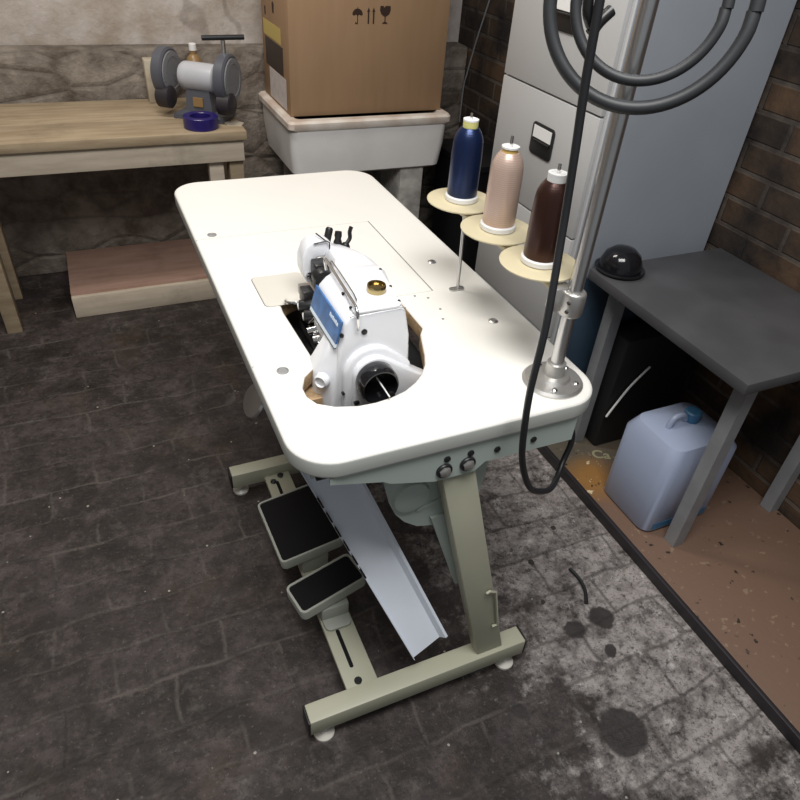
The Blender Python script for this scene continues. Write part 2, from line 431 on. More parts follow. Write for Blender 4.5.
class MB:
    def __init__(s):
        s.bm = bmesh.new()

    def poly_prism(s, pts, axis, a0, a1):
        """pts: 2-D outline; axis 'x' -> (y,z), 'y' -> (x,z), 'z' -> (x,y)"""
        f = {'x': lambda p, a: (a, p[0], p[1]), 'y': lambda p, a: (p[0], a, p[1]), 'z': lambda p, a: (p[0], p[1], a)}[axis]
        lo = [s.bm.verts.new(f(p, a0)) for p in pts]
        hi = [s.bm.verts.new(f(p, a1)) for p in pts]
        n = len(pts)
        s.bm.faces.new(lo); s.bm.faces.new(hi)
        for i in range(n):
            s.bm.faces.new((lo[i], lo[(i + 1) % n], hi[(i + 1) % n], hi[i]))
        return s

    def box(s, a, b, mtx=None):
        x0, y0, z0 = a; x1, y1, z1 = b
        vs_ = [V(x, y, z) for x in (x0, x1) for y in (y0, y1) for z in (z0, z1)]
        if mtx:
            vs_ = [mtx @ p for p in vs_]
        v = [s.bm.verts.new(p) for p in vs_]
        for q in ((0, 1, 3, 2), (4, 6, 7, 5), (0, 4, 5, 1), (2, 3, 7, 6), (0, 2, 6, 4), (1, 5, 7, 3)):
            s.bm.faces.new([v[i] for i in q])
        return s

    def loft(s, rings, cap=True, closed=True):
        R_ = [[s.bm.verts.new(p) for p in r] for r in rings]
        n = len(R_[0])
        for a, b in zip(R_, R_[1:]):
            for i in range(n if closed else n - 1):
                s.bm.faces.new((a[i], a[(i + 1) % n], b[(i + 1) % n], b[i]))
        if cap:
            s.bm.faces.new(R_[0]); s.bm.faces.new(R_[-1])
        return s

    def cyl(s, p0, p1, r0, r1=None, seg=20):
        r1 = r0 if r1 is None else r1
        p0, p1 = Vector(p0), Vector(p1)
        d = (p1 - p0).normalized()
        u = d.orthogonal().normalized(); w = d.cross(u)
        ring = lambda p, r: [p + r * (math.cos(2 * PI * i / seg) * u + math.sin(2 * PI * i / seg) * w) for i in range(seg)]
        return s.loft([ring(p0, r0), ring(p1, r1)])

    def lathe(s, prof, c=(0, 0, 0), axis='z', seg=32, cap=True):
        c = Vector(c)
        d = {'x': V(1, 0, 0), 'y': V(0, 1, 0), 'z': V(0, 0, 1)}[axis] if isinstance(axis, str) else Vector(axis).normalized()
        u = d.orthogonal().normalized(); w = d.cross(u)
        rings = []
        for r, h in prof:
            r = max(r, 1e-5)
            rings.append([c + d * h + r * (math.cos(2 * PI * i / seg) * u + math.sin(2 * PI * i / seg) * w) for i in range(seg)])
        return s.loft(rings, cap=cap)

    def tube(s, pts, r, seg=10, smooth=4):
        pts = [Vector(p) for p in pts]
        if smooth and len(pts) > 2:
            q = []
            P_ = [pts[0]] + pts + [pts[-1]]
            for i in range(1, len(P_) - 2):
                a, b, c, d = P_[i - 1:i + 3]
                for k in range(smooth):
                    t = k / smooth
                    q.append(0.5 * ((2 * b) + (-a + c) * t + (2 * a - 5 * b + 4 * c - d) * t * t + (-a + 3 * b - 3 * c + d) * t ** 3))
            q.append(pts[-1]); pts = q
        u = None; rings = []
        for i, p in enumerate(pts):
            d = (pts[min(i + 1, len(pts) - 1)] - pts[max(i - 1, 0)]).normalized()
            u = d.orthogonal().normalized() if u is None else (u - d * u.dot(d)).normalized()
            w = d.cross(u)
            rings.append([p + r * (math.cos(2 * PI * k / seg) * u + math.sin(2 * PI * k / seg) * w) for k in range(seg)])
        return s.loft(rings)

    def bevel(s, w, seg=2, ang=0.5):
        bmesh.ops.remove_doubles(s.bm, verts=s.bm.verts, dist=1e-6)
        bmesh.ops.recalc_face_normals(s.bm, faces=s.bm.faces)
        es = [e for e in s.bm.edges if len(e.link_faces) == 2 and e.calc_face_angle(0) > ang]
        bmesh.ops.bevel(s.bm, geom=es, offset=w, segments=seg, profile=0.5, affect='EDGES', clamp_overlap=True)
        return s

    def build(s, name, m, parent=None, smooth=38):
        bmesh.ops.recalc_face_normals(s.bm, faces=s.bm.faces)
        me = bpy.data.meshes.new(name)
        if parent is not None:
            org = parent
            while org.parent is not None:
                org = org.parent
            bmesh.ops.translate(s.bm, verts=s.bm.verts, vec=-Vector(org.location))
        s.bm.to_mesh(me); s.bm.free()
        if smooth:
            me.polygons.foreach_set('use_smooth', [True] * len(me.polygons))
            me.set_sharp_from_angle(angle=math.radians(smooth))
        me.materials.append(m)
        o = bpy.data.objects.new(name, me)
        C.objects.link(o)
        if parent is not None:
            o.parent = parent
        return o


def tag(o, label, cat, group=None):
    o['label'] = label
    o['category'] = cat
    if group:
        o['group'] = group
    return o


def thing(name, label, cat, loc=(0, 0, 0), group=None):
    o = bpy.data.objects.new(name, None)
    o.empty_display_size = 0.05
    o.location = loc
    C.objects.link(o)
    return tag(o, label, cat, group)


def struct(o):
    o['kind'] = 'structure'
    return o


def plabel(o, text):
    o['label'] = text
    return o


def rrect(x0, y0, x1, y1, r, n=8):
    out = []
    for cx, cy, a in ((x1 - r, y1 - r, 0), (x0 + r, y1 - r, PI / 2), (x0 + r, y0 + r, PI), (x1 - r, y0 + r, 1.5 * PI)):
        for k in range(n + 1):
            t = a + PI / 2 * k / n
            out.append((cx + r * math.cos(t), cy + r * math.sin(t)))
    return out


H = 0.77          # height of the table surface

# ================================================================== setting
struct(MB().box((-2.2, -1.6, -0.05), (1.5, 2.5, 0)).build('floor', M['floor'], smooth=0))
struct(MB().box((-2.2, 2.40, 0), (1.5, 2.5, 2.6)).build('wall_back', M['plaster'], smooth=0))
struct(MB().box((1.5, -1.6, 0), (1.6, 2.5, 2.6)).build('wall_right', M['brickwall'], smooth=0))
struct(MB().box((-2.3, -1.6, 0), (-2.2, 2.5, 2.6)).build('wall_left', M['plaster'], smooth=0))
struct(MB().box((-2.2, 2.29, 0), (1.5, 2.40, 0.87)).bevel(0.015).build('trim_1', M['stone']))

# ================================================================== sewing table
tb = thing('sewing_table', 'white industrial sewing table with rounded corners on a greenish steel frame', 'table', (0.275, 0.5, 0))


def make_tabletop():
    cu = bpy.data.curves.new('tabletop_outline', 'CURVE')
    cu.dimensions = '2D'; cu.fill_mode = 'BOTH'
    th, bv = 0.036, 0.007
    cu.extrude = th / 2 - bv; cu.bevel_depth = bv; cu.bevel_resolution = 3; cu.offset = -bv
    out = rrect(0, 0, 0.55, 1.151, 0.072, 10)
    hole = [(.098, .237), (.078, .218), (.066, .190), (.066, .165), (.076, .143), (.1, .127), (.134, .117), (.165, .116), (.193, .120), (.222, .129), (.250, .146),
            (.270, .164), (.288, .188), (.300, .215), (.312, .250), (.322, .280), (.336, .300), (.336, .380), (.33, .50), (.17, .50), (.105, .46), (.1025, .434), (.108, .264)]
    for pts in (out, hole):
        sp = cu.splines.new('POLY')
        sp.points.add(len(pts) - 1)
        for p, q in zip(sp.points, pts):
            p.co = (q[0], q[1], 0, 1)
        sp.use_cyclic_u = True
    tmp = bpy.data.objects.new('tabletop_outline', cu)
    C.objects.link(tmp)
    dg = bpy.context.evaluated_depsgraph_get()
    me = bpy.data.meshes.new_from_object(tmp.evaluated_get(dg))
    C.objects.unlink(tmp); bpy.data.objects.remove(tmp); bpy.data.curves.remove(cu)
    me.name = 'tabletop'
    me.materials.clear()
    for k in ('laminate', 'edgeband', 'chipboard'):
        me.materials.append(M[k])
    for p in me.polygons:
        c = p.center
        if p.normal.z < 0.55 and p.normal.z > -0.9:
            inside = 0.03 < c.x < 0.45 and 0.06 < c.y < 0.62
            p.material_index = 2 if inside else 1
        else:
            p.material_index = 0
    me.transform(Matrix.Translation(V(0, 0, H - th / 2) - Vector(tb.location)))
    me.polygons.foreach_set('use_smooth', [True] * len(me.polygons))
    me.set_sharp_from_angle(angle=math.radians(30))
    o = bpy.data.objects.new('tabletop', me)
    C.objects.link(o); o.parent = tb
    return o


top = make_tabletop()
plabel(top, 'white laminate top with a machine cutout')
# joints of the lift-out panel (shallow strips on the surface)
sm = MB()
sm.box((0.4165, 0.423, H - 0.001), (0.4190, 0.790, H + 0.0003))
sm.build('panel_joint', M['seam'], top)
for a, b in (((0.002, 0.7890), (0.418, 0.7905)), ((0.332, 0.4225), (0.4163, 0.4240)), ((0.002, 0.2700), (0.107, 0.2715))):
    MB().box((a[0], a[1], H - 0.001), (b[0], b[1], H + 0.0003)).build('panel_joint', M['seam_pale'], top)
for (x, y) in ((0.041, 0.808), (0.047, 0.243)):
    sc = MB().lathe([(0.0105, -0.002), (0.0105, 0.0012), (0.0085, 0.002), (0.0075, 0.0008), (0, 0.0008)], (x, y, H), seg=20).build('catch_ring', mat('dull_grey_zinc', (0.30, 0.30, 0.30, 1), 0.5, 0.3), top)
for (x, y) in ((0.474, 0.543), (0.479, 0.277)):
    MB().lathe([(0.0095, -0.002), (0.0095, 0.001), (0.007, 0.003), (0, 0.0035)], (x, y, H), seg=18).build('screw_head', M['steel'], top)
for (x, y) in ((.372, .413), (.399, .350), (.387, .314), (.395, .398)):
    MB().lathe([(0.0028, -0.002), (0.0028, 0.0005), (0, 0.0006)], (x, y, H), seg=10).build('small_hole', M['seam'], top)

# metal end plate and drip pan under the top
zt = H - 0.0365
strip = [(.050, zt), (.050, .721), (.138, .698), (.150, .690), (.230, .668), (.304, .668), (.322, .684), (.497, .682), (.497, zt)]
bulge = [(.120, zt), (.140, .690), (.159, .650), (.174, .589), (.186, .560), (.205, .534), (.232, .512), (.262, .503), (.315, .512), (.345, .535), (.357, .565), (.362, .631), (.364, .69), (.370, zt)]
ep = MB().poly_prism(strip, 'y', 0.006, 0.011).build('end_plate', M['greenmetal'], tb, smooth=0)
bp_ = MB().poly_prism(bulge, 'y', 0.050, 0.056).build('pan_end', M['greenmetal'], tb, smooth=0)
MB().lathe([(0.036, 0), (0.033, -0.007), (0.022, -0.010), (0, -0.011)], (.212, .050, .598), axis='y').build('pressed_boss', M['greenmetal'], bp_)
MB().loft([[V(.226, .046, .556), V(.226, .0498, .556), V(.226, .0498, .562), V(.226, .046, .562)], [V(.285, .046, .572), V(.285, .0498, .572), V(.285, .0498, .578), V(.285, .046, .578)]]).build('slot_lip', M['greenmetal'], bp_)
for p in ((.341, .706), (.412, .707), (.247, .713), (.290, .713)):
    MB().lathe([(0.0060, 0), (0.0060, -0.002), (0.003, -0.003), (0, -0.003)], (p[0], .006, p[1]), axis='y', seg=14).build('bolt_hole', M['darksteel'], ep)
for p in ((.244, .689), (.287, .691)):
    b = MB().lathe([(0.0145, 0.0), (0.0145, -0.003), (0.0135, -0.0045), (0, -0.0045)], (p[0], .006, p[1]), axis='y', seg=24).build('mounting_bolt', M['darksteel'], ep)
    MB().lathe([(0.0105, 0), (0.0105, -0.003), (0.008, -0.0045), (0, -0.0045)], (p[0], .0015, p[1]), axis='y', seg=6).build('bolt_head', M['alloy'], b)
pan = MB()
pan.poly_prism([(.045, .690), (.045, .684), (.155, .684), (.175, .60), (.20, .55), (.25, .515), (.325, .525), (.350, .565), (.352, .690)], 'y', 0.0565, 0.60)
pan.build('drip_pan', M['darksteel'], tb, smooth=0)
MB().box((.050, .202, .690), (.104, .262, .728)).build('machine_rest', M['chipboard'], tb, smooth=0)
for (a, b) in (((.0365, .0575, .69), (.041, 1.11, zt)), ((.523, .0575, .69), (.528, 1.11, zt))):
    MB().box(a, b).build('side_rail', M['greenmetal'], tb, smooth=0)
MB().poly_prism(strip, 'y', 1.118, 1.124).build('end_plate', M['greenmetal'], tb, smooth=0)
MB().poly_prism([(.256, .530), (.300, .530), (.356, .300), (.336, .300)], 'y', 0.043, 0.0495).build('gusset', M['greenmetal'], tb, smooth=0)


# H-shaped stand
def end_frame(y0, y1, fl, x0, x1):
    """foot bar, slanted column, caps and levelling feet"""
    fb = MB().box((x0, y0, .040), (x1, y1, .09)).bevel(0.003).build('foot_bar', M['framemetal'], tb)
    for xa, xb in ((x0 - 0.004, x0 + 0.0002), (x1 - 0.0002, x1 + 0.004)):
        MB().box((xa, y0 - .0005, .0395), (xb, y1 + .0005, .0905)).bevel(0.0015).build('end_cap', M['blackplastic'], fb)
    ym = (y0 + y1) / 2
    for xf in (0.034, 0.478):
        MB().lathe([(.0225, .0005), (.0225, .006), (.012, .014), (.008, .016), (.008, .040)], (xf, ym - (.005 if y0 < .5 else -.008), 0), seg=24).build('levelling_foot', M['clothplate'], fb)
    # column: slants in x
    col_ = MB()
    a, b = y0 + 0.010, y1 - 0.001
    xt0, xt1, zt_, sh = fl
    col_.loft([[V(.390, a, .0902), V(.455, a, .0902), V(.455, b, .0902), V(.390, b, .0902)],
               [V(xt0, a + sh, zt_), V(xt1, a + sh, zt_), V(xt1, b + sh, zt_), V(xt0, b + sh, zt_)]])
    col_.bevel(0.003)
    return fb, col_.build('column', M['framemetal'], tb)


fb, col_near = end_frame(-0.024, 0.019, (.246, .310, .667, .0265), 0.0, 0.512)
MB().tube([(.410, -.014, .190), (.424, -.014, .190), (.400, -.010, .310), (.384, -.010, .320), (.378, -.010, .316)], 0.003, smooth=0).build('hook_bracket', M['framemetal'], col_near)
end_frame(0.722, 0.764, (.246, .310, .69, 0), 0.008, 0.512)
beam = MB().box((.098, .0192, .050), (.170, .7218, .062)).bevel(0.002).build('slotted_crossbar', M['framemetal'], tb)
for ya, yb in ((.075, .176), (.610, .690), (.30, .36)):
    if ya < .29 or ya > .37:
        MB().poly_prism(rrect(.1225, ya, .1315, yb, .0044, 4), 'z', .0615, .0624).build('slot', M['rubber'], beam, smooth=0)
for p in ((.128, .041), (.130, .205), (.142, .708), (.117, .690)):
    MB().lathe([(.0085, 0), (.0085, .004), (.006, .006), (0, .006)], (p[0], p[1], .062), seg=14).build('bolt', M['darksteel'], beam)


def pedal(x0, y0, x1, y1, z, tilt, skew, name_):
    """treadle plate: shallow tray with raised rim, rubber mat, bracket"""
    cx, cy = (x0 + x1) / 2, (y0 + y1) / 2
    mt = Matrix.Translation(V(cx, cy, z)) @ Matrix.Rotation(skew, 4, 'Z') @ Matrix.Rotation(tilt, 4, 'Y')
    w, d = (x1 - x0) / 2, (y1 - y0) / 2
    tray = MB()
    o_ = rrect(-w, -d, w, d, .014, 6); i_ = rrect(-w + .006, -d + .006, w - .006, d - .006, .009, 6)
    tray.loft([[mt @ V(p[0], p[1], -.022) for p in o_], [mt @ V(p[0], p[1], .003) for p in o_], [mt @ V(p[0] * .99, p[1] * .99, .005) for p in o_],
               [mt @ V(p[0], p[1], .005) for p in i_], [mt @ V(p[0], p[1], -.002) for p in i_]])
    t = tray.build('pedal', M['pedalmetal'], tb)
    mtp = MB().loft([[mt @ V(p[0], p[1], -.003) for p in i_], [mt @ V(p[0] * .985, p[1] * .985, .0035) for p in i_]])
    mtp.build('pedal_mat', M['rubber'], t)
    return t


p1 = pedal(.043, .352, .205, .565, .136, math.radians(-8), math.radians(2), 'large')
plabel(p1, 'large pedal with black rubber mat')
p2 = pedal(.042, .212, .214, .300, .134, math.radians(-6), math.radians(11), 'small')
plabel(p2, 'small narrow pedal with black rubber mat')
for (ya, yb) in ((.355, .41), (.50, .55)):
    MB().box((.100, ya, .0622), (.168, yb, .116)).bevel(0.004).build('pedal_bracket', M['pedalmetal'], p1)
MB().box((.100, .205, .0622), (.168, .262, .106)).bevel(0.006).build('pedal_bracket', M['pedalmetal'], p2)
MB().poly_prism(rrect(.102, .175, .166, .230, .014, 5), 'z', .0622, .070).bevel(0.002).build('pedal_clamp', M['pedalmetal'], p2)
# knee lifter pad
kn = MB().lathe([(.033, .0), (.035, .004), (.033, .009), (0, .010)], (0.024, .372, .615), axis=(-0.86, -0.1, 0.5), seg=32).build('knee_pad', M['steel'], tb)
MB().tube([(.025, .372, .615), (.055, .372, .63), (.08, .372, .684)], 0.007, smooth=3).build('knee_lever', M['steel'], kn)

# ================================================================== waste chute
BL = V(.236, .007, .140); TL = V(.037, .236, .62)
u = (TL - BL).normalized(); L_ = (TL - BL).length
w = V(.078, .015, .025); w = (w - u * w.dot(u)).normalized()
n = u.cross(w); n = n if n.z > 0 else -n
ch = thing('metal_chute', 'white folded sheet-metal chute sloping down beside the black foot pedals', 'chute', BL)
pt = lambda a, b, c: BL + u * a + w * b + n * c
Wc = .084
tr = MB()
sec = [(0, .010), (.0012, .010), (.0012, .0012), (Wc - .012, .0012), (Wc - .004, .016), (Wc + .002, .016), (Wc + .002, .0148), (Wc - .003, .0148), (Wc - .0112, 0), (0, 0)]
tr.loft([[pt(a, q[0] + (0.010 * a / L_) * (1 if q[0] > .03 else 0), q[1]) for q in sec] for a in (0, L_ * .33, L_ * .66, L_)])
trough = tr.build('trough', M['galv'], ch, smooth=25)
for k in range(6):
    a0 = .235 + k * .036
    MB().loft([[pt(a0, .0, .012), pt(a0, .0030, .012), pt(a0, .0030, .0013), pt(a0, .0, .0013)], [pt(a0 + .024, .0, .012), pt(a0 + .024, .0030, .012), pt(a0 + .024, .0030, .0013), pt(a0 + .024, .0, .0013)]]).build('slot', M['rubber'], trough, smooth=0)

# ================================================================== sewing machine head
sw = thing('sewing_machine', 'white overlock sewing machine sunk into the cutout of the table', 'sewing machine', (0.2, 0.3, 0.69))
bd = MB()
ys = [.195, .27, .335, .352, .40, .445, .485]
secs = [
    [(.118, .70), (.1325, .826), (.1400, .872), (.151, .8845), (.236, .888), (.246, .880), (.256, .83), (.262, .70)],
    [(.131, .79), (.1325, .826), (.1400, .873), (.153, .8870), (.243, .889), (.254, .880), (.263, .83), (.269, .79)],
    [(.131, .79), (.1325, .826), (.1405, .873), (.156, .8870), (.257, .888), (.268, .879), (.277, .83), (.282, .79)],
    [(.160, .79), (.1620, .826), (.1680, .868), (.174, .8860), (.256, .886), (.268, .877), (.278, .83), (.282, .79)],
    [(.188, .79), (.1890, .826), (.1900, .866), (.196, .8840), (.252, .883), (.266, .874), (.278, .83), (.282, .79)],
    [(.192, .80), (.1920, .826), (.1930, .866), (.199, .8840), (.236, .880), (.256, .870), (.266, .83), (.270, .79)],
    [(.192, .80), (.1920, .826), (.1930, .866), (.198, .8790), (.222, .874), (.240, .864), (.246, .83), (.250, .79)],
]
bd.loft([[V(p[0], y, p[1]) for p in s_] for y, s_ in zip(ys, secs)])
bd.bevel(0.005, 3, 0.55)
body = bd.build('machine_body', M['machine'], sw)
bb = MB()
bs = [(.1955, [(.118, .692), (.126, .76), (.140, .82), (.155, .85), (.245, .85), (.257, .79), (.262, .692)]),
      (.222, [(.093, .692), (.096, .77), (.120, .815), (.142, .85), (.252, .85), (.270, .79), (.276, .692)]),
      (.265, [(.097, .692), (.101, .775), (.125, .815), (.142, .85), (.252, .85), (.272, .79), (.278, .692)])]
bb.loft([[V(p[0], y, p[1]) for p in s_] for y, s_ in bs])
bb.bevel(0.006, 3, 0.5)
base = bb.build('machine_base', M['machine'], sw)
MB().box((.150, .265, .692), (.285, .50, .789)).bevel(.004).build('machine_bed', M['alloy'], sw)
arc = lambda r, a0, a1, n_=14: [(.186 + r * math.cos(math.radians(a0 + (a1 - a0) * k / n_)), .776 + r * math.sin(math.radians(a0 + (a1 - a0) * k / n_))) for k in range(n_ + 1)]
cov = MB().poly_prism([(.150, .692)] + arc(.036, 180, 55) + [(.300, .744), (.311, .728), (.309, .692)], 'y', .172, .20).bevel(.004, 3, .6).build('belt_cover', M['machine'], sw)
MB().poly_prism([(.136, .692)] + arc(.050, 180, 55) + [(.258, .782), (.264, .76), (.264, .692)], 'y', .184, .20).bevel(.007, 3, .6).build('raised_arch', M['machine'], base)
# handwheel: hollow black cup
hw = MB().lathe([(.032, .033), (.0345, .028), (.0345, .006), (.032, 0), (.0295, 0), (.0290, .004), (.0275, .024), (0, .025)], (.184, .139, .775), axis='y', seg=40).build('handwheel', M['gloss_black'], sw)
MB().cyl((.186, .164, .779), (.186, .108, .779), .0013).build('wheel_pin', M['white'], hw)
MB().lathe([(.006, .0), (.006, .006), (.003, .007), (0, .007)], (.2035, .136, .756), axis='y', seg=14).build('wheel_screw', M['blackplastic'], hw)
MB().cyl((.184, .1715, .776), (.184, .18, .776), .020).build('wheel_hub', M['darksteel'], hw)
MB().lathe([(.013, .010), (.013, 0), (.010, -.003), (.0085, 0), (0, 0)], (.101, .204, .762), axis=(.75, .66, 0), seg=22).build('round_boss', M['machine'], base)
for p, r in (((.173, .1945, .853), .0052), ((.155, .1715, .727), .0050)):
    MB().lathe([(r, .004), (r, -.0012), (r * .7, -.002), (0, -.002)], p, axis='y', seg=16).build('black_plug', M['blackplastic'], body if p[2] > .8 else cov)
MB().lathe([(.0028, .004), (.0028, -.0012), (0, -.0015)], (.135, .1845, .742), axis='y', seg=10).build('screw', M['darksteel'], base)
# top cover with its joint, screws, brass filler cap and wire guard
tc_ = MB().poly_prism([(.158, .197), (.234, .197), (.240, .203), (.256, .335), (.250, .348), (.182, .348), (.176, .342), (.155, .203)], 'z', .886, .8905).bevel(.0015, 2, .5).build('top_cover', M['machine'], sw)
jb = MB().tube([(.149, .1935, .884), (.155, .1935, .8868), (.236, .1935, .8885), (.243, .1935, .885)], .0005, seg=6, smooth=2).build('cover_joint', M['seam'], tc_)
for (x, y) in ((.240, .212), (.246, .262), (.253, .325), (.156, .215), (.160, .262)):
    MB().lathe([(.0026, -.002), (.0026, .0008), (0, .0012)], (x, y, .8905), seg=10).build('screw', M['darksteel'], tc_)
MB().lathe([(.0155, 0), (.0165, .002), (.0165, .011), (.0155, .013), (.0135, .013), (.0125, .009), (.0, .009)], (.216, .253, .8903), seg=32).build('filler_cap', M['brass'], sw)
MB().tube([(.172, .384, .872), (.169, .383, .890), (.167, .374, .899), (.165, .345, .901), (.159, .212, .901), (.158, .196, .900), (.158, .187, .889), (.160, .190, .862)], .0026, seg=10, smooth=4).build('wire_guard', M['chrome'], sw)
MB().tube([(.178, .374, .882), (.177, .366, .896), (.171, .240, .8985), (.170, .226, .889)], .0014, seg=8, smooth=3).build('guard_rod', M['chrome'], sw)


# blue label plate on the sloping left side
def on_side(y, t):
    """point on the left flank: y along the machine, t 0 bottom .. 1 top"""
    x_lo = .1275
    x_hi = .1400
    return V(x_lo + (x_hi - x_lo) * t, y, .824 + .050 * t)


def flank_patch(y0, y1, t0, t1, off, th):
    q = [on_side(y0, t0), on_side(y1, t0), on_side(y1, t1), on_side(y0, t1)]
    d = V(-1, 0, .25).normalized()
    return MB().loft([[p + d * off for p in q], [p + d * (off + th) for p in q]])



lp = flank_patch(.203, .334, .16, .96, .000, .0035).build('label_plate', M['blue'], sw, smooth=0)
flank_patch(.203, .334, .02, .16, .000, .0035).build('label_stripe', M['paleblue'], lp, smooth=0)
flank_patch(.203, .334, -.02, .02, .000, .0035).build('label_edge', M['darksteel'], lp, smooth=0)
for k in range(6):
    y_ = .212 + k * .0068
    flank_patch(y_, y_ + .0052, .70, .80 + .02 * (k % 2), .0030, .0010).build('wordmark', M['paleblue'], lp, smooth=0)
MB().lathe([(.004, .0), (.004, .0025), (0, .003)], (.1355, .1965, .852), axis=(-1, -.6, .2), seg=12).build('screw', M['darksteel'], body)

# needle head on the far end
hd = MB().poly_prism([(.156, .812), (.148, .835), (.148, .862), (.156, .884), (.168, .895), (.200, .893), (.208, .886), (.208, .866), (.178, .862), (.170, .850), (.168, .812)], 'y', .452, .49).bevel(.004, 3, .5).build('needle_head', M['machine'], sw)
MB().lathe([(.006, .0), (.006, -.003), (.003, -.004), (0, -.004)], (.160, .4515, .830), axis='y', seg=14).build('screw', M['chrome'], hd)
bk = MB().box((.163, .418, .808), (.190, .4518, .864)).bevel(.004)
bk.lathe([(.017, 0), (.0185, .004), (.0185, .022), (.015, .026), (0, .026)], (.174, .400, .842), axis='y', seg=24)
blk = bk.build('presser_block', M['blackplastic'], sw)
MB().lathe([(.0165, .0), (.0165, .006), (.012, .008), (0, .008)], (.184, .408, .838), axis='x', seg=20).build('tension_disc', M['steel'], blk)
MB().cyl((.170, .43, .806), (.166, .425, .782), .005, .003).build('needle_bar', M['chrome'], hd)
th_ = MB().tube([(.182, .474, .902), (.192, .452, .897), (.200, .447, .893), (.199, .444, .878), (.193, .443, .846)], .0013, seg=6, smooth=0)
th_.tube([(.170, .450, .893), (.195, .449, .896)], .0013, seg=6, smooth=0)
th_.build('thread_guide', M['darksteel'], hd)
# tension posts behind the head
MB().lathe([(.0068, 0), (.0072, .002), (.0072, .030), (.0055, .033), (0, .033)], (.203, .476, .876), axis=(.30, .20, 1), seg=16).build('tension_post', M['blackplastic'], sw)
tp = MB().lathe([(.008, 0), (.0085, .010), (.006, .016), (.0075, .022), (.0065, .030), (0, .031)], (.226, .476, .868), axis=(.15, .25, 1), seg=16)
tp.build('tension_post', M['blackplastic'], sw)
tp = MB().lathe([(.009, 0), (.0095, .006), (.006, .012), (0, .012)], (.240, .472, .864), axis=(.2, .1, 1), seg=16)
tp.tube([(.242, .473, .872), (.252, .478, .882), (.253, .482, .893), (.257, .484, .903)], .0040, seg=8)
tp.build('tension_post', M['blackplastic'], sw)
# presser and looper parts beside the label
pc = MB()
pc.box((.136, .410, .788), (.158, .440, .816)).bevel(.003)
pf = pc.build('presser_clamp', M['blackplastic'], sw)
for c0, c1 in (((.130, .418, .784), (.172, .400, .792)), ((.130, .386, .780), (.174, .366, .788))):
    k = MB().cyl(c0, c1, .0125, .0125, 20).bevel(.002).build('looper_knob', M['blackplastic'], sw)
    d = (V(*c1) - V(*c0)).normalized()
    MB().lathe([(.0075, .001), (.0075, -.0025), (.004, -.003), (.0035, -.001), (0, -.001)], c0, axis=d, seg=18).build('knob_washer', M['white'], k)
lo = MB()
lo.cyl((.126, .352, .768), (.148, .345, .775), .008)
lo.cyl((.128, .325, .766), (.150, .318, .772), .0075)
lo.box((.132, .282, .752), (.150, .420, .768))
lo.tube([(.128, .352, .785), (.138, .345, .802), (.131, .338, .812)], .0018, seg=6)
lo.tube([(.130, .300, .780), (.139, .305, .800), (.131, .315, .808)], .0018, seg=6)
lo.build('looper_mechanism', M['chrome'], sw)
cpl = MB().poly_prism(rrect(.073, .4545, .178, .580, .012, 6), 'z', H + .0002, H + .0006).build('plate_edge', M['seam'], sw, smooth=0)
cpl2 = MB().poly_prism(rrect(.0748, .4545, .178, .5785, .011, 6), 'z', H + .0004, H + .0013).build('cloth_plate', M['clothplate'], sw, smooth=0)
MB().tube([(.118, .470, .772), (.112, .452, .779), (.120, .440, .781), (.140, .436, .780)], .003, seg=8).build('presser_foot', M['chrome'], sw)

# ================================================================== spool stand
PX = .477
st = thing('thread_stand', 'grey metal thread stand with three beige discs on the right table edge', 'thread stand', (PX, .069, H))
fl = MB().lathe([(.0525, 0), (.053, .003), (.049, .0075), (.030, .010), (.026, .015), (.0175, .017), (.0165, .040), (.0135, .041)], (PX, .069, H), seg=40).build('base_flange', M['alloy'], st)
for k in range(5):
    a = 0.4 + k * 2 * PI / 5
    MB().lathe([(.0052, .0), (.0052, .003), (.0035, .0045), (0, .0045)], (PX + .040 * math.cos(a), .069 + .040 * math.sin(a), H + .008), seg=12).build('screw_head', M['chrome'], fl)
MB().cyl((PX, .069, H + .02), (PX, .069, 1.85), .0112, seg=24).build('pole', M['steel'], st)
clm = MB().lathe([(.018, 0), (.0195, .003), (.0195, .038), (.017, .042), (.0115, .042)], (PX, .069, .905), seg=28)
clm.box((.446, .074, .909), (PX, .096, .950)).bevel(.002)
cl = clm.build('pole_clamp', M['alloy'], st)
for z in (.918, .934):
    MB().lathe([(.0035, 0), (.0035, .002), (0, .0025)], (PX - .0165, .0575, z), axis=(-.75, -.65, 0), seg=10).build('clamp_screw', M['chrome'], cl)
XS = .461
MB().box((XS - .009, .085, .936), (XS + .009, .462, .944)).bevel(.001).build('cross_arm', M['beige'], st)
MB().tube([(.482, .413, H + .003), (.474, .414, H + .0055), (.4715, .415, H + .012), (.472, .426, .930), (.468, .427, .9365)], .0035, seg=10, smooth=2).build('support_rod', M['steel'], st)
MB().poly_prism(rrect(.452, .407, .486, .421, .0065, 5), 'z', H, H + .003).build('rod_foot', M['alloy'], st)
ypos = (.152, .289, .428)
for y in ypos:
    pl = MB().lathe([(.004, 0), (.0635, 0), (.066, .0015), (.066, .0035), (.0635, .0045), (.004, .0045)], (XS, y, .955), seg=48).build('spool_disc', M['beige'], st)
    MB().lathe([(.016, 0), (.018, .004), (.012, .011)], (XS, y, .944), seg=20).build('disc_hub', M['clothplate'], pl)
    MB().cyl((XS, y, .9596), (XS, y, 1.119), .0030, .0026, 12).build('spindle', M['chrome'], pl)


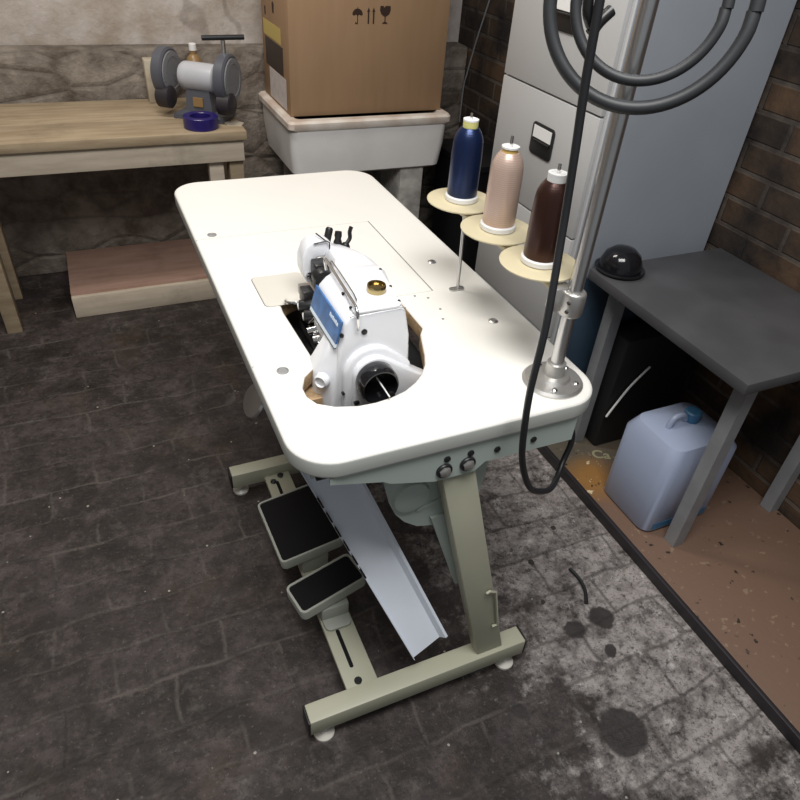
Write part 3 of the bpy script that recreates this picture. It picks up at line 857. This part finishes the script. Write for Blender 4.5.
# ================================================================== thread cones
def spool(y, thread, band, label, ring_h, band_r, cap_r):
    z = .9597
    s_ = thing('thread_cone', label, 'thread spool', (XS, y, z), 'thread cones on the stand')
    hole = .0034
    b_ = MB().lathe([(hole, 0), (.0300, 0), (.0318, .002), (.0318, .009), (.0300, .011), (hole, .011)], (XS, y, z), seg=40).build('spool_base', M['white'], s_)
    MB().lathe([(hole, .0111), (.0282, .0111), (.0290, .014), (.0286, .085), (.0276, .108), (.0262, .117), (.0220, .127), (.0165, .1345), (hole, .1345)], (XS, y, z), seg=48).build('thread_winding', M[thread], s_)
    MB().lathe([(hole, .1346), (band_r, .1346), (band_r, .1346 + ring_h), (hole, .1346 + ring_h)], (XS, y, z), seg=32).build('spool_collar', M[band], s_)
    zc = .1347 + ring_h
    MB().lathe([(hole, zc), (cap_r, zc), (cap_r, zc + .003), (cap_r - .003, zc + .004), (.009, zc + .0035), (.007, zc + .002), (hole, zc + .002)], (XS, y, z), seg=32).build('spool_cap', M['white'], s_)
    return s_


spool(ypos[2], 'thread_blue', 'yellowband', 'navy blue thread cone with yellow-green collar on the farthest disc', .011, .0140, .0142)
spool(ypos[1], 'thread_cream', 'goldband', 'pale pinkish-cream thread cone on the middle disc', .006, .0130, .0150)
spool(ypos[0], 'thread_brown', 'white', 'dark brown thread cone on the disc nearest the pole', .009, .0150, .0152)

# ================================================================== hanging cable and coil
cb = MB().tube([(.362, .03, 1.50), (.363, .02, 1.348), (.368, .02, 1.265), (.374, .018, 1.185), (.378, .012, 1.08), (.362, -.018, .957), (.351, -.030, .852), (.354, -.034, .773), (.363, -.034, .715),
                (.382, -.032, .662), (.404, -.028, .624), (.435, -.020, .598), (.472, -.004, .577), (.510, .026, .563), (.538, .050, .580), (.550, .056, .612), (.549, .060, .640), (.538, .066, .652)], .0056, seg=12, smooth=6)
cbo = tag(cb.build('power_cable', M['cable']), 'thin black cable hanging in front of the thread stand and looping under the table corner', 'cable')
co = thing('hose_coil', 'thick black hose coiled around the top of the stand pole', 'hose', (.474, .069, 1.343))
fwd = V(.617, .683, -.10).normalized()          # axis of the coil
rt = fwd.cross(V(0, 0, 1)).normalized(); up = rt.cross(fwd).normalized()
for R0, rr, dz, nm in ((.117, .0084, -.024, 'hose_turn'), (.086, .0068, -.024, 'hose_turn')):
    ring = []
    for k in range(40):
        a = 2 * PI * k / 40
        ring.append(V(.478, .069, 1.343) + R0 * (rt * math.cos(a) + up * math.sin(a)) + fwd * (dz + .008 * math.sin(a)))
    ring.append(ring[0] + V(0, .002, 0))
    MB().tube(ring, rr, seg=12, smooth=2).build(nm, M['hose'], co)
MB().box((.462, .036, 1.424), (.486, .0565, 1.436)).bevel(.002).build('hose_tie', M['blackplastic'], co)
pg = thing('cable_plug', 'small black forked plug strapped to the cable at the top', 'plug', (.385, .02, 1.32))
MB().tube([(.369, .031, 1.313), (.378, .031, 1.326), (.391, .031, 1.337)], .0068, seg=10).build('plug_body', M['blackplastic'], pg)
MB().tube([(.367, .031, 1.322), (.359, .031, 1.334), (.356, .031, 1.350)], .006, seg=10).build('plug_arm', M['blackplastic'], pg)

# ================================================================== filing cabinet
X0, Y0, Y1, CZ = .975, .662, 1.140, 1.345
fc = thing('filing_cabinet', 'tall grey steel filing cabinet against the brick wall', 'filing cabinet', (1.22, .87, 0))
MB().box((X0 + .002, Y0, 0), (1.47, Y1, CZ)).bevel(.004).build('carcass', M['cabinet'], fc)
MB().box((X0 + .004, Y0 - .0015, .03), (1.465, Y0 - .0002, CZ - .02)).build('side_panel', M['cabinet_side'], fc, smooth=0)  # thin overlay that carries the shaded tone of the cabinet paint
seams = [.085, .391, .7055, 1.020, 1.328]
for k in range(4):
    z0, z1 = seams[k] + .0025, seams[k + 1] - .0025
    d = MB().box((X0 - .012, Y0 + .012, z0), (X0 + .0015, Y1 - .012, z1)).bevel(.002).build('drawer', M['cabinet'], fc)
    zc = z1 - .115
    yc = .884
    h = MB()
    h.poly_prism(rrect(yc - .052, zc - .042, yc + .052, zc + .042, .012, 5), 'x', X0 - .0165, X0 - .0122)
    hb = h.bevel(.0015).build('handle_frame', M['blackplastic'], d)
    MB().box((X0 - .0180, yc - .042, zc + .003), (X0 - .0166, yc + .042, zc + .034)).build('label_card', M['white'], hb, smooth=0)
    MB().box((X0 - .024, yc - .042, zc - .006), (X0 - .0166, yc + .042, zc)).bevel(.002).build('finger_pull', M['gloss_black'], hb)
MB().box((X0 - .004, Y0 + .004, .0), (X0 + .0015, Y1 - .004, .080)).build('plinth', M['cabinet'], fc, smooth=0)

# ================================================================== sink with cardboard box
sk = thing('butler_sink', 'chipped white ceramic sink under the big cardboard box', 'sink', (.85, 2.03, .503))
SX0, SX1, SY0, SY1, SZ = .512, 1.187, 1.81, 2.275, .70


def rr3(x0, y0, x1, y1, r, z):
    return [V(p[0], p[1], z) for p in rrect(x0, y0, x1, y1, r, 6)]


skm = MB()
skm.loft([rr3(SX0 + .035, SY0 + .030, SX1 - .035, SY1 - .035, .035, .503), rr3(SX0 + .022, SY0 + .018, SX1 - .022, SY1 - .022, .04, .512), rr3(SX0 + .012, SY0 + .012, SX1 - .012, SY1 - .012, .035, .60), rr3(SX0 + .010, SY0 + .008, SX1 - .010, SY1 - .008, .03, .679),
          rr3(SX0 + .045, SY0 + .045, SX1 - .045, SY1 - .045, .03, .680), rr3(SX0 + .07, SY0 + .07, SX1 - .07, SY1 - .07, .03, .55)])
skm.build('sink_basin', M['ceramic'], sk)
rm = MB().loft([rr3(SX0 + .008, SY0 + .006, SX1 - .008, SY1 - .006, .022, .679), rr3(SX0, SY0, SX1, SY1, .022, .687), rr3(SX0, SY0, SX1, SY1, .022, .707), rr3(SX0 + .007, SY0 + .007, SX1 - .007, SY1 - .007, .02, .715),
                rr3(SX0 + .038, SY0 + .038, SX1 - .038, SY1 - .038, .02, .715), rr3(SX0 + .046, SY0 + .046, SX1 - .046, SY1 - .046, .02, .679)])
rm.build('sink_rim', M['rimglaze'], sk)
for x0, lab in ((.60, 'left whitewashed brick pier under the sink'), (.99, 'right whitewashed brick pier under the sink, beside the black bin')):
    pr = MB().box((x0, 1.845, 0), (x0 + .105, 2.24, .5025)).bevel(.006)
    tag(pr.build('brick_pier', M['whitebrick']), lab, 'pier')

bx = thing('cardboard_box', 'large brown cardboard box with handling symbols standing on the sink', 'box', (.87, 2.08, .715))
BX0, BX1, BY0, BY1, BZ0, BZ1 = .540, 1.165, 1.880, 2.250, .7153, 1.39
MB().box((BX0, BY0, BZ0), (BX1, BY1, BZ1)).bevel(.003).build('carton', M['card'], bx)
MB().box((BX0 - .0004, BY0 + .175, BZ1 - .0005), (BX1 + .0004, BY0 + .225, BZ1 + .0006)).build('packing_tape', M['yellowlabel'], bx, smooth=0)


def sym(maker, cx, cz, face):
    """flat printed symbol on the front ('f') or the left ('l') face"""
    for pts in maker:
        mb = MB()
        if face == 'f':
            mb.poly_prism([(cx + p[0], cz + p[1]) for p in pts], 'y', BY0 - .0006, BY0 + .001)
        else:
            mb.poly_prism([(cx - p[0], cz + p[1]) for p in pts], 'x', BX0 - .0006, BX0 + .001)
        yield mb


def merged(maker, cx, cz, face, name):
    mb = MB()
    for pts in maker:
        if face == 'f':
            mb.poly_prism([(cx + p[0], cz + p[1]) for p in pts], 'y', BY0 - .0006, BY0 + .001)
        else:
            mb.poly_prism([(cx - p[0], cz + p[1]) for p in pts], 'x', BX0 - .0006, BX0 + .001)
    return mb.build(name, M['print'], bx, smooth=0)


canopy = [(-.020, .004)] + [(-.020 * math.cos(PI * k / 10), .004 + .019 * math.sin(PI * k / 10)) for k in range(1, 10)] + [(.020, .004), (.0135, .0005), (.007, .004), (0, .0005), (-.007, .004), (-.0135, .0005)]
umb = [canopy, [(-.0015, .004), (.0015, .004), (.0015, -.024), (-.0015, -.024)], [(-.008, -.026), (.0015, -.026), (.0015, -.022), (-.005, -.022), (-.005, -.019), (-.008, -.019)], [(-.001, .022), (.001, .022), (.001, .028), (-.001, .028)]]
arrow = lambda x: [(x - .0028, -.026), (x + .0028, -.026), (x + .0028, .012), (x + .006, .012), (x, .026), (x - .006, .012), (x - .0028, .012)]
glass = [[(-.020, .028), (-.008, .028), (-.004, .022), (.000, .028), (.020, .028), (.021, .014), (.016, .002), (.004, -.006), (-.004, -.006), (-.016, .002), (-.021, .014)],
         [(-.002, -.006), (.002, -.006), (.002, -.024), (-.002, -.024)], [(-.011, -.029), (.011, -.029), (.006, -.023), (-.006, -.023)]]
merged(umb, .796, 1.049, 'f', 'umbrella_symbol')
merged([arrow(-.010), arrow(.010)], .848, 1.050, 'f', 'arrows_symbol')
merged(glass, .903, 1.053, 'f', 'glass_symbol')
merged([[(-.010, -.018), (.010, -.018), (.014, .012), (0, .02), (-.014, .012)]], 2.075, 1.045, 'l', 'glass_symbol')
merged([[(-.008, -.014), (.008, -.014), (.008, .014), (-.008, .014)]], 2.19, 1.02, 'l', 'umbrella_symbol')
for nm, mk, a, b, c, d in (('yellow_label', 'yellowlabel', 1.985, 2.225, .938, .990), ('dark_label', 'darklabel', 1.965, 2.19, .835, .872), ('dark_label', 'darklabel', 1.945, 2.10, .775, .835), ('address_label', 'paper', 1.93, 2.16, .725, .832)):
    if nm == 'dark_label' and c == .835:
        continue
    if nm == 'dark_label':
        a, b, c, d = 1.960, 2.205, .835, .932
    MB().box((BX0 - .0008, a, c), (BX0 + .001, b, d)).build(nm, M[mk], bx, smooth=0)

# ================================================================== workbench and what is on it
wb = thing('workbench', 'low wooden workbench with pale legs below the plastered wall', 'workbench', (-.1, 2.02, 0))
bt = MB()
MB().box((-.62, 1.795, .668), (.352, 1.99, .70)).bevel(.003).build('bench_top', M['pine'], wb)
MB().box((-.62, 1.993, .668), (.352, 2.270, .70)).bevel(.003).build('bench_top', M['pine'], wb)
MB().box((-.60, 1.812, .590), (.342, 1.836, .668)).bevel(.002).build('apron', M['palepine'], wb)
MB().box((-.60, 2.16, .590), (.342, 2.184, .668)).bevel(.002).build('apron', M['palepine'], wb)
for (x, y, m_) in ((.289, 1.8365, 'pine'), (-.59, 1.8365, 'pine'), (.289, 2.10, 'pine'), (-.59, 2.10, 'pine')):
    MB().box((x, y, 0), (x + .052, y + .06, .668)).bevel(.003).build('leg', M[m_], wb)
MB().box((.215, 1.838, 0), (.268, 1.875, .6675)).bevel(.003).build('brace_board', M['palepine'], wb)

gr = thing('bench_grinder', 'grey bench grinder with two wheel guards on the wooden bench', 'bench grinder', (.243, 1.99, .7002))
GY, GZ = 1.990, .836
MB().lathe([(.020, 0), (.040, .004), (.047, .014), (.048, .03), (.048, .115), (.046, .132), (.038, .140), (.032, .142), (.032, .172), (.020, .174)], (.168, GY, GZ), axis='x', seg=36).build('motor_housing', M['grindgrey'], gr)
MB().loft([[V(.15, GY - .06, .7004), V(.34, GY - .06, .7004), V(.34, GY + .06, .7004), V(.15, GY + .06, .7004)], [V(.15, GY - .06, .715), V(.34, GY - .06, .715), V(.34, GY + .06, .715), V(.15, GY + .06, .715)],
           [V(.19, GY - .040, .726), V(.295, GY - .040, .726), V(.295, GY + .04, .726), V(.19, GY + .04, .726)], [V(.20, GY - .034, .798), V(.285, GY - .034, .798), V(.285, GY + .034, .798), V(.20, GY + .034, .798)]]).build('grinder_foot', M['guard'], gr)
MB().box((.225, GY - .0435, .745), (.262, GY - .036, .775), None).build('switch_plate', M['bottle'], gr)
for x0, x1 in ((.322, .350), (.090, .118)):
    g_ = MB().lathe([(.02, 0), (.074, 0), (.083, .006), (.083, .036), (.076, .042), (.02, .042)], (x0, GY, GZ + .004), axis='x', seg=40).build('wheel_guard', M['guard'], gr)
    MB().lathe([(.012, .0422), (.070, .0422), (.070, .047), (.052, .049), (.05, .047), (.03, .048), (.0, .048)], (x0, GY, GZ + .004), axis='x', seg=36).build('grinding_wheel', M['stonewheel'], g_)
    MB().lathe([(.030, 0), (.038, .006), (.038, .050), (.030, .056), (0, .057)], (x0 + .004, GY - .046, GZ - .068), axis='x', seg=28).build('dust_port', M['guarddark'], g_)
MB().cyl((.335, GY + .010, .912), (.335, GY + .010, .962), .008).build('handle_stem', M['steel'], gr)
MB().cyl((.278, GY - .032, .970), (.396, GY + .052, .972), .0085, seg=14).build('t_handle', M['darksteel'], gr)
gr.rotation_euler = (0, 0, math.radians(-36))
tr_ = thing('tape_roll', 'dark violet plastic ring lying in front of the grinder', 'ring', (.207, 1.866, .70))
MB().lathe([(.036, 0), (.058, 0), (.060, .002), (.060, .038), (.058, .040), (.038, .040), (.036, .038), (.036, 0)], (.207, 1.866, .7002), seg=44, cap=False).build('ring_body', M['purple'], tr_)
MB().lathe([(0.001, 0), (.0355, 0), (.0355, .006), (0.001, .006)], (.207, 1.866, .7004), seg=32).build('ring_bottom', M['purple'], tr_)
pp = MB().poly_prism([(.30, 1.865), (.345, 1.85), (.365, 1.89), (.33, 1.93), (.295, 1.905)], 'z', .7004, .7016).build('paper_scrap', M['creambox'], smooth=0)
tag(pp, 'torn pale paper scrap on the corner of the bench', 'paper')
tag(MB().box((.075, 2.200, .7002), (.150, 2.260, .850)).bevel(.004).build('storage_tin', M['creambox']), 'cream box standing behind the grinder against the wall', 'box')
bo = thing('amber_bottle', 'small amber bottle with white cap behind the grinder', 'bottle', (.262, 2.225, .70))
MB().lathe([(.0, 0), (.028, 0), (.030, .003), (.030, .13), (.022, .155), (.012, .165), (.012, .178), (0, .178)], (.262, 2.225, .7002), seg=24).build('bottle_body', M['bottle'], bo)
MB().lathe([(.014, 0), (.014, .022), (.012, .024), (0, .024)], (.262, 2.225, .8783), seg=18).build('bottle_cap', M['white'], bo)

# box under the bench
cr = thing('wooden_crate', 'low pinkish-brown wooden crate on the floor under the bench', 'crate', (-.05, 2.05, 0))
MB().box((-.35, 1.885, .0), (.195, 1.905, .088)).bevel(.002).build('crate_front', M['palepine'], cr)
MB().box((-.35, 1.906, .0), (.195, 2.280, .10)).bevel(.002).build('crate_body', M['pinkwood'], cr)
# black bin beside the sink
bn = thing('black_bin', 'black plastic bin between the sink and the filing cabinet', 'bin', (1.36, 1.9, 0))
MB().loft([rr3(1.275, 1.76, 1.455, 2.06, .03, .001), rr3(1.262, 1.73, 1.470, 2.09, .03, .50)]).build('bin_body', M['blackbin'], bn)
MB().loft([rr3(1.255, 1.72, 1.478, 2.10, .03, .501), rr3(1.255, 1.72, 1.478, 2.10, .03, .525), rr3(1.265, 1.73, 1.468, 2.09, .03, .53)]).build('bin_lid', M['blackbin'], bn)
# wires on the brick wall
tag(MB().tube([(1.493, 2.06, 1.30), (1.493, 2.152, 1.07), (1.493, 2.219, .907), (1.493, 2.270, .757), (1.492, 2.286, .69), (1.492, 2.286, .54)], .0035, seg=8).build('wall_wire', M['galvleg']), 'thin pale wire hanging slanted down the dark brick wall', 'wire')
tag(MB().tube([(1.36, 2.385, 1.6), (1.36, 2.385, .88)], .006, seg=8, smooth=0).build('conduit', M['galvleg']), 'thin upright metal conduit beside the cardboard box', 'pipe')

# ================================================================== right hand side: plate, jug, steel bench
rp = thing('floor_plate', 'rusty grimy low platform with pale chalk mark along the right wall', 'platform', (1.2, .1, 0))
MB().box((.985, -.55, .0), (1.49, .635, .034)).bevel(.003).build('plate', M['rust'], rp)
MB().box((.972, -.55, .0), (.9848, .635, .036)).bevel(.002).build('plate_rim', M['guarddark'], rp)


def text_mesh(body_, name, m, size, mtx, parent):
    cu = bpy.data.curves.new(name, 'FONT')
    cu.body = body_; cu.size = size; cu.extrude = .0003
    cu.align_x = 'CENTER'; cu.align_y = 'CENTER'; cu.offset = size * 0.025
    t = bpy.data.objects.new(name, cu); C.objects.link(t)
    dg = bpy.context.evaluated_depsgraph_get()
    me = bpy.data.meshes.new_from_object(t.evaluated_get(dg))
    C.objects.unlink(t); bpy.data.objects.remove(t); bpy.data.curves.remove(cu)
    me.transform(Matrix.Translation(-Vector(parent.location)) @ mtx)
    me.materials.clear(); me.materials.append(m)
    o = bpy.data.objects.new(name, me); C.objects.link(o); o.parent = parent
    return o


text_mesh('Ca', 'chalk_mark', M['chalk'], .052, Matrix.Translation(V(1.128, .484, .0345)) @ Matrix.Rotation(math.radians(-28), 4, 'Z'), rp)

jg = thing('plastic_jug', 'pale blue plastic canister standing on the rusty plate', 'canister', (1.17, .25, .035))
JX0, JX1, JY0, JY1 = 1.030, 1.28, .165, .365
MB().loft([rr3(JX0 + .006, JY0 + .006, JX1 - .006, JY1 - .006, .03, .0345), rr3(JX0, JY0, JX1, JY1, .034, .043), rr3(JX0, JY0, JX1, JY1, .034, .29), rr3(JX0 + .02, JY0 + .015, JX1 - .03, JY1 - .015, .034, .325), rr3(JX0 + .09, JY0 + .06, JX1 - .09, JY1 - .06, .02, .345)]).build('canister_body', M['jug'], jg)
MB().loft([rr3(JX0 + .002, JY0 - .0008, JX1 - .002, JY1 + .0008, .034, .047), rr3(JX0 + .002, JY0 - .0008, JX1 - .002, JY1 + .0008, .034, .070)]).build('base_band', M['jugdark'], jg)
MB().lathe([(.022, 0), (.022, .026), (.019, .029), (0, .029)], (1.165, .265, .3452), seg=24).build('screw_cap', M['jugdark'], jg)
MB().tube([(1.09, .265, .333), (1.10, .265, .365), (1.13, .265, .368), (1.143, .265, .350)], .008, seg=10).build('carry_handle', M['jug'], jg)

sb = thing('steel_bench', 'dark steel bench with grey angle legs in front of the filing cabinet', 'bench', (1.28, .33, .034))
MB().box((1.005, .06, .612), (1.485, .622, .642)).bevel(.003).build('bench_top', M['benchsteel'], sb)
for (x, y) in ((1.082, .565), (1.455, .565), (1.082, .10), (1.455, .10)):
    if y < .3 and x < 1.2:
        continue
    lg = MB().poly_prism([(x, y), (x + .036, y), (x + .036, y + .005), (x + .005, y + .005), (x + .005, y + .036), (x, y + .036)], 'z', .0345, .6118)
    lg.build('leg', M['galvleg'], sb, smooth=0)
MB().poly_prism([(1.082, .10), (1.118, .10), (1.118, .105), (1.087, .105), (1.087, .136), (1.082, .136)], 'z', .0345, .6118).build('leg', M['galvleg'], sb, smooth=0)
dm = thing('black_pan', 'glossy black domed pan lid standing on the steel bench edge', 'lid', (1.12, .552, .642))
MB().lathe([(.058, 0), (.066, .005), (.068, .009), (.064, .011), (.056, .009)], (1.078, .588, .6422), seg=44).build('lid_rim', M['gloss_black'], dm)
MB().lathe([(.057, .009), (.056, .026), (.047, .048), (.030, .062), (.010, .067), (0, .067)], (1.078, .588, .6422), seg=44).build('lid_dome', M['gloss_black'], dm)
tk = thing('black_toolbox', 'black box on the rusty platform below the steel bench', 'box', (1.3, .55, .035))
MB().box((1.128, .522, .0345), (1.44, .612, .44)).bevel(.01).build('box_body', M['blackbin'], tk)
MB().box((1.25, .535, .441), (1.33, .60, .455)).bevel(.004).build('box_handle', M['blackbin'], tk)
tag(MB().tube([(1.128, .513, .170), (1.150, .512, .215), (1.185, .512, .275), (1.24, .513, .335)], .0035, seg=8).build('white_wire', M['white']), 'thin white wire hanging over the black box under the steel bench', 'wire')

sh_ = MB().box((.985, .640, .001), (1.45, .648, .60)).bevel(.002).build('shade_sheet', mat('dark_blue_shade_tone', (0.035, 0.062, 0.095, 1), 0.4, vary=.2, vscale=5))  # added sheet; its dark blue stands for shade low on the cabinet side
tag(sh_, 'dark blue sheet added for the shaded lower side of the filing cabinet', 'sheet')
# bent strip on the floor
tag(MB().tube([(.762, .052, .005), (.782, .085, .005), (.790, .122, .005), (.786, .160, .005)], .0050, seg=8).build('cable_offcut', M['cable']), 'short bent black cable offcut lying on the pale floor', 'cable')
